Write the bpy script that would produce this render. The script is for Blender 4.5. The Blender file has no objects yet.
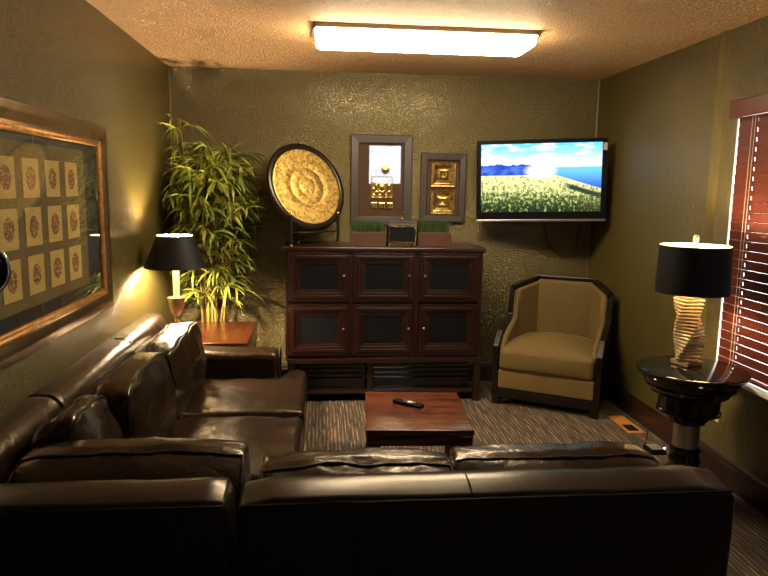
import bpy, bmesh, math, random
from mathutils import Vector, Matrix, noise
random.seed(7)
PI = math.pi
SC = bpy.context.scene
COL = SC.collection
WM = {}                                     # world matrix of each object

# ------------------------------------------------------------------ helpers
def lin(h):
    h = h.lstrip('#'); c = [int(h[i:i+2], 16)/255 for i in (0, 2, 4)]
    return tuple(x/12.92 if x <= .04045 else ((x+.055)/1.055)**2.4 for x in c)

class MB:
    def __init__(s): s.v = []; s.f = []
    def add(s, vs, fs, m=None):
        b = len(s.v)
        s.v += [(m @ Vector(p)) if m else Vector(p) for p in vs]
        s.f += [tuple(i+b for i in f) for f in fs]
        return s
    def box(s, x0, x1, y0, y1, z0, z1, m=None):
        vs = [(x, y, z) for z in (z0, z1) for y in (y0, y1) for x in (x0, x1)]
        return s.add(vs, [(0,2,3,1),(4,5,7,6),(0,1,5,4),(2,6,7,3),(0,4,6,2),(1,3,7,5)], m)
    def cbox(s, x0, x1, y0, y1, z0, z1, b=.004, m=None):
        """box with chamfered edges"""
        return s.rbox(x0, x1, y0, y1, z0, z1, b, 1, m=m, seg=1)
    def rbox(s, x0, x1, y0, y1, z0, z1, r, n=3, fn=None, m=None, seg=3, div=None):
        """rounded box: n inner divisions per side, seg rounding segments"""
        c = Vector(((x0+x1)/2, (y0+y1)/2, (z0+z1)/2)); h = Vector(((x1-x0)/2, (y1-y0)/2, (z1-z0)/2))
        r = min(r, h.x*.98, h.y*.98, h.z*.98)
        dv = div or (n, n, n)
        def ticks(hh, k):
            a = hh-r; out = []
            for i in range(seg): t = i/seg*PI/4; out.append(-a - r*math.tan(PI/4-t)*1.0)
            out += [-a+2*a*i/k for i in range(k+1)]
            for i in range(1, seg+1): t = i/seg*PI/4; out.append(a + r*math.tan(t))
            return out
        T = [ticks(h[i], dv[i]) for i in range(3)]
        idx = {}; vs = []; fs = []
        def vid(p):
            k = (round(p[0], 6), round(p[1], 6), round(p[2], 6))
            if k not in idx:
                q = Vector(p)
                inn = Vector([max(-(h[i]-r), min(h[i]-r, q[i])) for i in range(3)])
                d = q-inn
                if d.length > 1e-9: q = inn+d.normalized()*r
                q = q+c
                if fn: q = fn(q, Vector([(q[i]-c[i])/h[i] for i in range(3)]))
                idx[k] = len(vs); vs.append(q)
            return idx[k]
        for ax in range(3):
            u, v = (ax+1) % 3, (ax+2) % 3
            for sg in (-1, 1):
                for i in range(len(T[u])-1):
                    for j in range(len(T[v])-1):
                        q = []
                        for a, b in ((i,j),(i+1,j),(i+1,j+1),(i,j+1)):
                            p = [0,0,0]; p[ax] = sg*h[ax]; p[u] = T[u][a]; p[v] = T[v][b]; q.append(vid(p))
                        fs.append(tuple(q) if sg > 0 else tuple(q[::-1]))
        return s.add(vs, fs, m)
    def tube(s, pts, r, n=8, closed=False, m=None):
        pts = [Vector(p) for p in pts]; k = len(pts)
        R = r if isinstance(r, (list, tuple)) else [r]*k
        vs = []; fs = []; up = None
        for i, p in enumerate(pts):
            a = pts[(i-1) % k] if closed or i > 0 else p
            b = pts[(i+1) % k] if closed or i < k-1 else p
            t = (b-a).normalized()
            if up is None: up = t.orthogonal().normalized()
            up = (up-t*up.dot(t)).normalized(); w = t.cross(up)
            for j in range(n):
                an = 2*PI*j/n; vs.append(p+(up*math.cos(an)+w*math.sin(an))*R[i])
        for i in range(k if closed else k-1):
            for j in range(n):
                a = i*n+j; b = i*n+(j+1) % n; c = ((i+1) % k)*n+(j+1) % n; d = ((i+1) % k)*n+j
                fs.append((a, b, c, d))
        if not closed: fs += [tuple(range(n))[::-1], tuple(range((k-1)*n, k*n))]
        return s.add(vs, fs, m)
    def lathe(s, prof, cx=0, cy=0, cz=0, n=40, m=None, cap=True):
        vs = []; fs = []
        for r, z in prof:
            for j in range(n):
                a = 2*PI*j/n; vs.append((cx+r*math.cos(a), cy+r*math.sin(a), cz+z))
        for i in range(len(prof)-1):
            for j in range(n):
                fs.append((i*n+j, i*n+(j+1) % n, (i+1)*n+(j+1) % n, (i+1)*n+j))
        if cap: fs += [tuple(range(n))[::-1], tuple(range((len(prof)-1)*n, len(prof)*n))]
        return s.add(vs, fs, m)
    def prism(s, poly, fn, t0, t1):
        """extrude a 2-D polygon; fn(a,b,t) gives the point"""
        k = len(poly); vs = [fn(a, b, t0) for a, b in poly]+[fn(a, b, t1) for a, b in poly]
        fs = [tuple(range(k))[::-1], tuple(range(k, 2*k))]+[(i, (i+1) % k, k+(i+1) % k, k+i) for i in range(k)]
        return s.add(vs, fs)
    def build(s, name, mat, parent=None, loc=None, smooth=None, local=False, bevel=0, kind=None, label=None):
        me = bpy.data.meshes.new(name)
        W = WM[parent] if parent else Matrix.Translation(Vector(loc) if loc else Vector((0,0,0)))
        inv = Matrix.Identity(4) if local else W.inverted()
        me.from_pydata([inv @ v for v in s.v], [], s.f); me.update()
        bm = bmesh.new(); bm.from_mesh(me); bmesh.ops.recalc_face_normals(bm, faces=bm.faces); bm.to_mesh(me); bm.free()
        o = bpy.data.objects.new(name, me); COL.objects.link(o); me.materials.append(mat)
        if parent: o.parent = parent
        else: o.matrix_world = W
        WM[o] = W
        if bevel:
            b = o.modifiers.new('bevel', 'BEVEL'); b.width = bevel; b.segments = 2; b.limit_method = 'ANGLE'; b.angle_limit = .6
        if smooth is not None:
            for p in me.polygons: p.use_smooth = True
            if smooth < PI: me.set_sharp_from_angle(angle=smooth)
        if kind: o['kind'] = kind
        if label: o['label'] = label
        return o

def tag(o, label, cat, group=None):
    o['label'] = label; o['category'] = cat
    if group: o['group'] = group
    return o
def thing(name, label, cat, loc, rz=0, group=None, mat=None):
    o = bpy.data.objects.new(name, None); COL.objects.link(o); o.empty_display_size = .05
    M = mat if mat else Matrix.Translation(Vector(loc)) @ Matrix.Rotation(rz, 4, 'Z')
    o.matrix_world = M; WM[o] = M
    return tag(o, label, cat, group)
def struct(o): o['kind'] = 'structure'; return o
def dup(root, loc, label=None):
    def cp(o, par):
        c = o.copy(); COL.objects.link(c)
        if par: c.parent = par
        for ch in o.children: cp(ch, c)
        return c
    r = cp(root, None); M = WM[root].copy(); M.translation = Vector(loc); r.matrix_world = M; WM[r] = M
    if label: r['label'] = label
    return r

# ------------------------------------------------------------------ materials
class NT:
    def __init__(s, name):
        s.m = bpy.data.materials.new(name); s.m.use_nodes = True; s.t = s.m.node_tree; s.N = s.t.nodes; s.L = s.t.links
        s.b = s.N['Principled BSDF']; s.out = s.N['Material Output']
    def n(s, ty, **kw):
        x = s.N.new(ty)
        for k, v in kw.items():
            if k[0] == '_': setattr(x, k[1:], v)
            else:
                key = {'i0': 0, 'i1': 1, 'i2': 2}.get(k, k.replace('_', ' '))
                if hasattr(v, 'is_linked') or isinstance(v, bpy.types.NodeSocket): s.L.new(v, x.inputs[key])
                else: x.inputs[key].default_value = v
        return x
    def math(s, op, a, b=0, c=None, clamp=False):
        x = s.N.new('ShaderNodeMath'); x.operation = op; x.use_clamp = clamp
        for i, v in enumerate((a, b) if c is None else (a, b, c)):
            if isinstance(v, bpy.types.NodeSocket): s.L.new(v, x.inputs[i])
            else: x.inputs[i].default_value = v
        return x.outputs[0]
    def coord(s, k='Object', scale=(1,1,1), loc=(0,0,0)):
        t = s.N.new('ShaderNodeTexCoord'); m = s.N.new('ShaderNodeMapping')
        m.inputs['Scale'].default_value = scale; m.inputs['Location'].default_value = loc
        s.L.new(t.outputs[k], m.inputs['Vector']); return m.outputs[0]
    def noise(s, vec, sc=5, det=4, ro=.5, dist=0):
        return s.n('ShaderNodeTexNoise', Vector=vec, Scale=sc, Detail=det, Roughness=ro, Distortion=dist).outputs['Fac']
    def ramp(s, fac, stops, interp='LINEAR'):
        r = s.N.new('ShaderNodeValToRGB'); r.color_ramp.interpolation = interp
        e = r.color_ramp.elements
        while len(e) < len(stops): e.new(.5)
        for i, (p, c) in enumerate(stops): e[i].position = p; e[i].color = (*c[:3], 1) if not isinstance(c, (int, float)) else (c, c, c, 1)
        s.L.new(fac, r.inputs[0]); return r.outputs[0]
    def mix(s, fac, a, b, mode='MIX'):
        x = s.N.new('ShaderNodeMix'); x.data_type = 'RGBA'; x.blend_type = mode
        for k, v in ((0, fac), (6, a), (7, b)):
            if isinstance(v, bpy.types.NodeSocket): s.L.new(v, x.inputs[k])
            elif k == 0: x.inputs[0].default_value = v
            else: x.inputs[k].default_value = (*v[:3], 1)
        return x.outputs[2]
    def bump(s, h, strength=.3, dist=.01, prev=None):
        b = s.n('ShaderNodeBump', Strength=strength, Distance=dist, Height=h)
        if prev is not None: s.L.new(prev, b.inputs['Normal'])
        return b.outputs[0]
    def set(s, **kw):
        for k, v in kw.items():
            k = k.replace('_', ' ')
            if isinstance(v, bpy.types.NodeSocket): s.L.new(v, s.b.inputs[k])
            else: s.b.inputs[k].default_value = (*v, 1) if isinstance(v, tuple) and len(v) == 3 else v
        return s.m

def simple(name, col, rough=.5, metal=0, coat=0, **kw):
    return NT(name).set(Base_Color=col, Roughness=rough, Metallic=metal, Coat_Weight=coat, **kw)

def paint_mat(name, col, rough, bs=90, strength=.35, var=.12, spec=.5, tint=(1, 1, 1, 1)):
    t = NT(name); v = t.coord()
    n1 = t.noise(v, bs, 4, .6); n2 = t.noise(v, 1.6, 4, .6)
    h = t.ramp(n1, [(.42, 0.0), (.62, 1.0)])
    c = t.mix(n2, tuple(x*(1-var) for x in col), tuple(x*(1+var) for x in col))
    return t.set(Base_Color=c, Roughness=rough, Specular_IOR_Level=spec, Specular_Tint=tint, Normal=t.bump(h, strength, .005))

def wood_mat(name, c0, c1, rough=.3, scale=(2, 30, 30), coat=.3, bump=.05, sc=3, lo=.34):
    t = NT(name); v = t.coord('Object', scale)
    n1 = t.noise(v, sc, 6, .65, 1.2); n2 = t.noise(v, sc*7, 3, .5)
    f = t.math('ADD', t.math('MULTIPLY', n1, .75), t.math('MULTIPLY', n2, .25))
    c = t.ramp(f, [(lo, c0), (1-lo, c1)])
    return t.set(Base_Color=c, Roughness=rough, Coat_Weight=coat, Coat_Roughness=.2, Normal=t.bump(f, bump, .002))

def leather_mat(name, c0, c1, rough, wrinkle=.42):
    t = NT(name); v = t.coord()
    n1 = t.noise(v, 3.5, 5, .6, .4); n2 = t.noise(v, 20, 3, .55, .5)
    n3 = t.noise(v, 60, 2, .5)
    c = t.mix(n1, c0, c1)
    b2 = t.bump(n3, wrinkle*.15, .002, t.bump(n2, wrinkle, .010))
    r = rough
    return t.set(Base_Color=c, Roughness=r, Normal=b2, Specular_IOR_Level=.42, Specular_Tint=(1, .78, .56, 1))

def metal_mat(name, c0, c1, rough=.3, sc=25, bump=.2):
    t = NT(name); v = t.coord(); n = t.noise(v, sc, 6, .7, .5)
    c = t.ramp(n, [(.35, c0), (.6, c1)])
    return t.set(Base_Color=c, Metallic=.9, Roughness=rough, Normal=t.bump(n, bump, .004))

def glass_mat(name, ior=1.5, tint=(1,1,1)):
    t = NT(name)
    bf = t.n('ShaderNodeNewGeometry').outputs['Backfacing']      # same reflectance from both faces of the pane
    fr = t.n('ShaderNodeFresnel', IOR=t.math('ADD', ior, t.math('MULTIPLY', bf, 1/ior-ior))); tr = t.n('ShaderNodeBsdfTransparent', Color=(*tint, 1)); gl = t.n('ShaderNodeBsdfGlossy', Roughness=.01)
    mx = t.N.new('ShaderNodeMixShader'); t.L.new(fr.outputs[0], mx.inputs[0]); t.L.new(tr.outputs[0], mx.inputs[1]); t.L.new(gl.outputs[0], mx.inputs[2])
    t.L.new(mx.outputs[0], t.out.inputs[0]); return t.m

def emit_mat(name, col, s):
    return NT(name).set(Base_Color=(.8,.8,.8), Emission_Color=col, Emission_Strength=s)

OLIVE = (.076, .059, .0155)
M = {}
M['wall'] = paint_mat('olive_wall_paint', OLIVE, .25, 95, .60, .10, 1.0, (1, .90, .66, 1))
M['ceiling'] = paint_mat('popcorn_ceiling', (.74, .45, .21), .7, 70, 1.0, .06)
M['ceiling'].node_tree.nodes['Bump'].inputs['Distance'].default_value = .032
M['trim'] = paint_mat('olive_trim_paint', (.108, .084, .022), .4, 60, .05)
M['darkwood'] = wood_mat('espresso_wood', (.005, .0018, .001), (.024, .0075, .0038), .28, (3, 3, 26), .35)
M['darkwoodx'] = wood_mat('espresso_wood_horizontal', (.005, .0018, .001), (.024, .0075, .0038), .28, (3, 26, 26), .35)
M['base'] = wood_mat('dark_baseboard_wood', (.008, .0035, .002), (.028, .011, .006), .3, (20, 1.5, 20), .3)
M['rose'] = wood_mat('rosewood', (.022, .005, .002), (.15, .040, .014), .24, (.45, 10, 10), .4, .02, 4, .42)
M['orange_wood'] = wood_mat('amber_wood', (.028, .007, .002), (.085, .023, .007), .25, (.8, 20, 20), .5, .02)
M['planter'] = wood_mat('walnut_planter', (.028, .010, .005), (.085, .034, .017), .45, (2, 24, 24), .1)
M['greywood'] = wood_mat('grey_brown_frame_wood', (.022, .016, .0145), (.044, .033, .030), .42, (18, 18, 2), .1)
M['blackwood'] = simple('black_lacquer_wood', (.006, .004, .003), .28, Specular_IOR_Level=.35)
M['blackgloss'] = simple('black_gloss_lacquer', (.004, .004, .0045), .10, Specular_IOR_Level=.6)
M['blackpanel'] = simple('black_door_panel', (.0035, .004, .0055), .5, Specular_IOR_Level=.15)
M['blackiron'] = simple('black_iron', (.012, .011, .011), .45, .5)
M['blackplastic'] = simple('black_plastic', (.004, .004, .0045), .4, Specular_IOR_Level=.12)
M['brass'] = simple('brass', (.75, .50, .18), .25, 1)
M['silver'] = simple('brushed_silver', (.42, .38, .34), .35, 1)
M['chrome'] = simple('chrome', (.85, .85, .85), .22, 1)
M['copper'] = metal_mat('aged_copper', (.36, .27, .20), (.56, .44, .34), .3, 12, .05)
M['leather'] = leather_mat('dark_brown_leather', (.008, .0048, .003), (.024, .0125, .007), .27)
M['leatherback'] = leather_mat('leather_bounce_tinted', (.010, .0088, .0082), (.019, .015, .013), .29, .04)  # sofa leather with bounced light on the backs put into its colour
M['piping'] = simple('black_leather_piping', (.004, .003, .003), .6, Specular_IOR_Level=.2)
M['goldleaf'] = metal_mat('hammered_gold', (.11, .060, .012), (.62, .42, .12), .48, 48, .6)
M['goldtile'] = metal_mat('antique_gold', (.14, .075, .018), (.55, .37, .12), .3, 30, .2)
M['goldframe'] = metal_mat('bronze_gilt_frame', (.19, .12, .065), (.42, .30, .18), .27, 9, .06)
M['giltlip'] = metal_mat('copper_gilt_lip', (.45, .20, .07), (.75, .42, .16), .3, 20, .1)
M['silverframe'] = metal_mat('pewter_gilt_frame', (.30, .25, .20), (.48, .42, .36), .36, 40, .1)
M['white'] = paint_mat('white_vinyl', (.75, .74, .72), .4, 50, .02, .02)
M['ivory'] = simple('ivory_plastic', (.6, .52, .36), .4)
M['matdark'] = simple('dark_blue_black_mat', (.016, .018, .018), .6)
M['brownmat'] = simple('brown_suede_mat', (.060, .026, .011), .8)
M['cloth'] = paint_mat('olive_linen_mount', (.15, .112, .040), .8, 40, .2, .5)
M['paper'] = paint_mat('aged_cream_paper', (.56, .40, .13), .8, 30, .1, .15)
M['glass'] = glass_mat('picture_glass', 1.5)
M['glass_hi'] = glass_mat('reflective_picture_glass', 1.8)
M['pane'] = glass_mat('window_glass', 1.45)
M['blind'] = wood_mat('mahogany_blind', (.050, .0085, .0045), (.105, .021, .011), .38, (26, 2, 26), .3)
M['cord'] = simple('cream_cord', (.6, .55, .45), .7)
M['velvet'] = None
M['bulb'] = emit_mat('lamp_bulb_glow', (1, .75, .48), 4200)
M['bulb_soft'] = emit_mat('lamp_bulb_soft_glow', (1, .72, .38), 1000)
M['diffuser'] = emit_mat('fluorescent_diffuser', (1, .81, .52), 60)
M['shade_in'] = simple('cream_shade_lining', (.75, .68, .52), .8)
M['candle'] = simple('ivory_candle_tube', (.75, .66, .5), .4)
M['red'] = simple('red_sticker', (.5, .06, .04), .5)
M['led'] = emit_mat('white_indicator_light', (1, .95, .9), 6)
M['pot'] = simple('dark_glazed_pot', (.03, .02, .015), .3, coat=.3)
M['button'] = simple('grey_rubber_buttons', (.35, .34, .32), .5)
M['grille'] = simple('dark_metal_grille', (.03, .028, .025), .4, .6)
M['register'] = wood_mat('orange_oak_register', (.28, .10, .025), (.50, .20, .05), .35, (3, 20, 20), .3)

t = NT('gold_brown_velvet'); v = t.coord()
n1 = t.noise(v, 6, 4, .6, .6); n2 = t.noise(v, 400, 2)
M['velvet'] = t.set(Base_Color=t.mix(n1, (.072, .042, .0075), (.135, .085, .019)), Roughness=.8, Sheen_Weight=.15, Sheen_Roughness=.4, Sheen_Tint=(1, .8, .45), Normal=t.bump(n2, .1, .001))

t = NT('shade_black_fabric'); v = t.coord('Object', (1, 1, 1)); n = t.noise(v, 200, 2)
M['shade'] = t.set(Base_Color=(.006, .005, .006), Roughness=.6, Specular_IOR_Level=.2, Normal=t.bump(n, .1, .001))

# striped loop carpet: stripes run along y
t = NT('striped_carpet'); tc = t.coord('Object', (1, .03, 1)); tf = t.coord()
w1 = t.n('ShaderNodeTexNoise', Vector=tc, Scale=90, Detail=2, Roughness=.6).outputs['Fac']
n2 = t.noise(tf, 260, 3, .7); n3 = t.noise(t.coord('Object', (1, .15, 1)), 34, 3, .6)
sx = t.n('ShaderNodeSeparateXYZ', Vector=tf).outputs[0]
wv = t.math('SINE', t.math('MULTIPLY', t.math('ADD', sx, t.math('MULTIPLY', w1, .007)), 2*PI/.0235))
f = t.math('ADD', t.math('MULTIPLY', wv, .22), t.math('ADD', t.math('MULTIPLY', w1, .72), t.math('MULTIPLY', n2, .25)))
c = t.ramp(f, [(.22, (.020, .013, .009)), (.42, (.070, .045, .027)), (.58, (.17, .118, .072)), (.75, (.30, .215, .135))])
c = t.mix(t.ramp(t.noise(t.coord('Object', (1, .035, 1)), 130, 2, .7), [(.40, 0.15), (.55, 1.0)]), c, (.020, .013, .008))
M['carpet'] = t.set(Base_Color=c, Roughness=.95, Normal=t.bump(f, .6, .006))

t = NT('grass_blades'); n = t.noise(t.coord(), 60, 2)
M['grass'] = t.set(Base_Color=t.ramp(n, [(.3, (.010, .026, .004)), (.7, (.036, .072, .012))]), Roughness=.6)
t = NT('bamboo_leaf'); n = t.noise(t.coord(), 11, 3)
M['leaf'] = t.set(Base_Color=t.ramp(n, [(.34, (.075, .105, .012)), (.55, (.19, .22, .028)), (.70, (.36, .32, .06))]), Roughness=.45, Subsurface_Weight=0.0)
t = NT('bamboo_cane'); n = t.noise(t.coord('Object', (6, 6, 3)), 5, 3)
M['cane'] = t.set(Base_Color=t.ramp(n, [(.35, (.20, .16, .03)), (.65, (.48, .34, .09))]), Roughness=.4)
t = NT('rust_medallion_print'); v = t.coord(); n = t.noise(v, 95, 4, .7)
M['medal'] = t.set(Base_Color=t.ramp(n, [(.42, (.13, .035, .009)), (.52, (.30, .125, .038)), (.60, (.55, .39, .13))]), Roughness=.7)
t = NT('champagne_resin'); v = t.coord('Object', (1,1,1)); n = t.noise(v, 14, 4, .6)
M['twist'] = t.set(Base_Color=t.ramp(n, [(.35, (.40, .25, .12)), (.6, (.72, .58, .36))]), Metallic=.45, Roughness=.32)

# television picture
t = NT('television_picture'); tc = t.N.new('ShaderNodeTexCoord'); sp = t.n('ShaderNodeSeparateXYZ', Vector=tc.outputs['Generated'])
u, vv = sp.outputs[0], sp.outputs[2]; G = tc.outputs['Generated']
def sm(x, a, b):                                     # smoothstep
    r = t.N.new('ShaderNodeMapRange'); r.interpolation_type = 'SMOOTHSTEP'
    t.L.new(x, r.inputs[0]); r.inputs[1].default_value = a; r.inputs[2].default_value = b
    return r.outputs[0]
def mp(scale):
    m = t.N.new('ShaderNodeMapping'); m.inputs['Scale'].default_value = scale; t.L.new(G, m.inputs['Vector']); return m.outputs[0]
cl = t.noise(mp((2.2, 1, 5)), 2.2, 5, .55)
sky = t.mix(sm(vv, .62, 1.0), (.75, .92, 1.0), (.10, .55, .95))
sky = t.mix(sm(cl, .47, .62), sky, (.95, 1.0, 1.0))
hn = t.noise(mp((7, 1, 0)), 1.5, 4, .6)
hl = t.math('ADD', .70, t.math('MULTIPLY', t.math('SUBTRACT', hn, .5), .16))
hl = t.math('SUBTRACT', hl, t.math('MULTIPLY', sm(u, .40, .60), .17))
hr = t.math('MULTIPLY', sm(u, .52, .60), .13); hl = t.math('ADD', hl, t.math('MULTIPLY', hr, sm(u, 1.1, .6)))
hill = sm(t.math('SUBTRACT', hl, vv), -.004, .012)
hc_ = t.mix(sm(t.noise(mp((9, 1, 14)), 1, 3, .6), .4, .65), (.006, .05, .42), (.06, .16, .62))
img = t.mix(hill, sky, hc_)
shore = t.math('ADD', .545, t.math('MULTIPLY', t.math('MAXIMUM', t.math('SUBTRACT', u, .62), 0), -.55))
lake = t.mix(sm(vv, .35, .66), (.01, .12, .70), (.12, .50, .95))
lk = t.math('MULTIPLY', sm(u, .56, .64), sm(vv, .665, .645))
img = t.mix(lk, img, lake)
land = sm(t.math('SUBTRACT', shore, vv), -.004, .010)
tn = t.noise(mp((34, 1, 17)), 1, 3, .8)
thr = t.math('ADD', t.math('MULTIPLY', sm(vv, 0, .5), -.19), .59)
tree = sm(t.math('SUBTRACT', tn, thr), -.05, .09)
field = t.mix(tree, t.mix(sm(vv, .0, .45), (.006, .02, .006), (.10, .14, .03)), t.mix(sm(vv, .05, .5), (.42, .55, .14), (.78, .74, .33)))
img = t.mix(land, img, field)
bank = t.math('MULTIPLY', sm(u, .66, .76), sm(t.math('ABSOLUTE', t.math('SUBTRACT', vv, t.math('SUBTRACT', shore, .11))), .055, .02))
bank = t.math('MULTIPLY', bank, land)
img = t.mix(bank, img, (.006, .03, .02))
dx = t.math('SUBTRACT', u, .50); dy = t.math('SUBTRACT', vv, .60)
gl = t.math('ADD', t.math('MULTIPLY', dx, t.math('MULTIPLY', dx, 32)), t.math('MULTIPLY', dy, t.math('MULTIPLY', dy, 42)))
img = t.mix(t.math('MULTIPLY', sm(gl, .85, .0), .85), img, (1, 1, .92))
t.set(Base_Color=(.01, .01, .01), Roughness=.25, Emission_Color=img, Emission_Strength=1.6)
M['screen'] = t.m

# ------------------------------------------------------------------ room
XL, XR, YB, YF, H = -1.125, 2.20, 5.24, -1.7, 2.44
T = .12
struct(MB().box(XL-T, XR+T, YF-T, YB+T, -.08, 0).build('floor', M['carpet']))
struct(MB().box(XL-T, XR+T, YF-T, YB+T, H, H+.08).build('ceiling', M['ceiling']))
struct(MB().box(XL-T, XR+T, YB, YB+T, 0, H).build('wall_back', M['wall']))
struct(MB().box(XL-T, XL, YF, YB, 0, H).build('wall_left', M['wall']))
WY0, WY1, WZ0, WZ1 = 1.75, 3.405, .60, 1.975
struct(MB().box(XR, XR+T, YF, WY0, 0, H).box(XR, XR+T, WY1, YB, 0, H).box(XR, XR+T, WY0, WY1, 0, WZ0).box(XR, XR+T, WY0, WY1, WZ1, H).build('wall_right', M['wall']))
DX0, DX1, DH = .60, 1.52, 2.41
LX0, LX1, LZ0, LZ1 = .88, 1.46, 1.66, 2.34
struct(MB().box(XL-T, DX0, YF-T, YF, 0, H).box(DX1, XR+T, YF-T, YF, 0, H).box(DX0, DX1, YF-T, YF, DH, H).build('wall_front', M['wall']))
# entrance door behind the camera with a glazed upper light (seen mirrored in the picture glass)
d = MB().box(DX0, LX0, YF-.08, YF-.03, 0, DH).box(LX1, DX1, YF-.08, YF-.03, 0, DH).box(LX0, LX1, YF-.08, YF-.03, 0, LZ0).box(LX0, LX1, YF-.08, YF-.03, LZ1, DH)
door = struct(d.build('door_1', wood_mat('brown_door_wood', (.10, .04, .018), (.17, .075, .035), .4, (20, 20, 2)), loc=(1.06, YF, 0)))
MB().box(LX0, LX1, YF-.058, YF-.052, LZ0, LZ1).build('door_pane', M['pane'], door)
MB().lathe([(.0, 0), (.012, 0), (.012, .05), (.03, .055), (.032, .08), (.0, .09)], n=20, m=Matrix.Translation((.67, YF-.03, 1.0)) @ Matrix.Rotation(-PI/2, 4, 'X'), cap=False).build('door_knob', M['brass'], door, smooth=.6)
# baseboards, batten, corner trims
bp_ = [(0, 0), (.018, 0), (.018, .115), (.012, .128), (.012, .14), (.004, .15), (0, .15)]
struct(MB().prism(bp_, lambda a, b, t: (XR-a, t, b), YF, YB).build('baseboard_right', M['base']))
struct(MB().prism(bp_, lambda a, b, t: (XL+a, t, b), YF, YB).build('baseboard_left', M['base']))
struct(MB().prism(bp_, lambda a, b, t: (t, YB-a, b), XL, XR).build('baseboard_back', wood_mat('dark_baseboard_wood_back', (.012, .006, .004), (.045, .02, .011), .3, (1.5, 20, 20), .3)))
struct(MB().prism([(0, 3.535), (.004, 3.54), (.016, 3.555), (.016, 3.605), (.004, 3.62), (0, 3.625)], lambda a, b, t: (XR-a, b, t), .15, H).build('trim_1', M['trim']))
struct(MB().prism([(0, 0), (.009, 0), (.0, .009)], lambda a, b, t: (XR-a, YB-b, t), .15, H).build('trim_2', M['trim']))
struct(MB().prism([(0, 0), (.009, 0), (.0, .009)], lambda a, b, t: (XL+a, YB-b, t), .15, H).build('trim_3', M['trim']))
#struct(MB().prism([(0, 4.95), (.006, 4.955), (.006, 5.0), (0, 5.005)], lambda a, b, t: (XL+a, b, t), .15, H).build('trim_4', M['trim']))

# window on the right wall
win = thing('window_1', 'white framed window behind the mahogany blind', 'window', (XR+.05, (WY0+WY1)/2, WZ0)); del win['category'], win['label']; struct(win)
f_ = MB()
for a in (WY0, WY1-.05, (WY0+WY1)/2-.02): f_.box(XR+.055, XR+.105, a, a+(.05 if a != (WY0+WY1)/2-.02 else .04), WZ0, WZ1)
f_.box(XR+.055, XR+.105, WY0, WY1, WZ0, WZ0+.05).box(XR+.055, XR+.105, WY0, WY1, WZ1-.05, WZ1)
f_.build('window_frame', M['white'], win)
MB().box(XR, XR+.055, WY1-.006, WY1, WZ0, WZ1).box(XR, XR+.055, WY0, WY0+.006, WZ0, WZ1).box(XR, XR+.055, WY0, WY1, WZ1-.006, WZ1).build('window_reveal', M['white'], win)
MB().cbox(XR-.035, XR+.055, WY0-.04, WY1+.03, WZ0-.028, WZ0+.004, .006).build('window_sill', M['white'], win)
MB().box(XR+.078, XR+.082, WY0+.04, WY1-.04, WZ0+.04, WZ1-.04).build('window_pane', M['pane'], win)

# wooden blind
bl = thing('window_blind', 'dark red mahogany slat blind hanging closed over the window on the right wall', 'blind', (XR, 2.6, WZ0))
MB().cbox(XR-.075, XR-.060, 1.70, 3.372, 1.955, 2.045, .006).cbox(XR-.062, XR-.002, 3.357, 3.372, 1.955, 2.045, .004).box(XR-.062, XR, 1.70, 1.715, 1.955, 2.045).build('valance', M['blind'], bl)
sl = MB(); SY0, SY1 = 1.78, 3.350; pitch = .0488; bx = XR-.022
holes = [3.20, 2.62, 2.04]; ang = math.radians(84)
zz = 1.935; k = 0
while zz > .665:
    ys = [SY0]+[q for h_ in sorted(holes) for q in (h_-.004, h_+.004)]+[SY1]
    mt = Matrix.Translation((bx, 0, zz)) @ Matrix.Rotation(ang, 4, 'Y')
    for i in range(0, len(ys), 2): sl.cbox(-.0245, .0245, ys[i], ys[i+1], -.0014, .0014, .0008, m=mt)
    for h_ in holes:      # beside each cord hole the slat is cut only in its middle
        sl.box(-.0245, -.010, h_-.004, h_+.004, -.0014, .0014, m=mt).box(.010, .0245, h_-.004, h_+.004, -.0014, .0014, m=mt)
    zz -= pitch; k += 1
sl.build('slats', M['blind'], bl)
MB().cbox(bx-.022, bx+.022, SY0, SY1, .622, .640, .004).build('bottom_rail', M['blind'], bl)
for h_ in holes:
    MB().tube([(bx-.024, h_+.012, 1.95), (bx-.024, h_+.012, .64)], .0012, 5).tube([(bx-.024, h_-.012, 1.95), (bx-.024, h_-.012, .64)], .0012, 5).build('ladder_cord', M['cord'], bl)

# wall outlet, floor register, small box with antenna
o = thing('wall_outlet', 'ivory electrical outlet low on the right wall below the window', 'outlet', (XR, 3.36, .31))
MB().cbox(XR-.007, XR, 3.325, 3.395, .31, .425, .003).build('cover_plate', M['ivory'], o)
MB().box(XR-.009, XR-.006, 3.345, 3.375, .375, .405).box(XR-.009, XR-.006, 3.345, 3.375, .328, .358).build('socket', simple('tan_socket', (.45, .36, .2), .4), o)
rg = thing('floor_register', 'orange wooden heating vent set in the carpet in front of the right wall', 'floor vent', (2.07, 4.14, 0), math.radians(-.5))
fr_ = MB(); fr_.cbox(-.056, -.036, -.165, .165, 0, .008, .003).cbox(.036, .056, -.165, .165, 0, .008, .003).cbox(-.037, .037, -.165, -.13, 0, .008, .003).cbox(-.037, .037, -.01, .165, 0, .008, .003)
fr_.build('vent_frame', M['register'], rg, local=True)
g_ = MB(); g_.box(-.036, .036, -.13, -.01, .0005, .002)
for i in range(11): g_.box(-.036, .036, -.128+i*.011, -.122+i*.011, .002, .006)
g_.build('louvre', M['grille'], rg, local=True)
rt = thing('network_box', 'small dark electronic box with thin antenna on the floor by the pedestal table', 'electronic box', (2.03, 3.68, 0))
MB().cbox(1.99, 2.08, 3.62, 3.74, 0, .03, .005).build('case', M['blackplastic'], rt)
g_ = MB()
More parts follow.
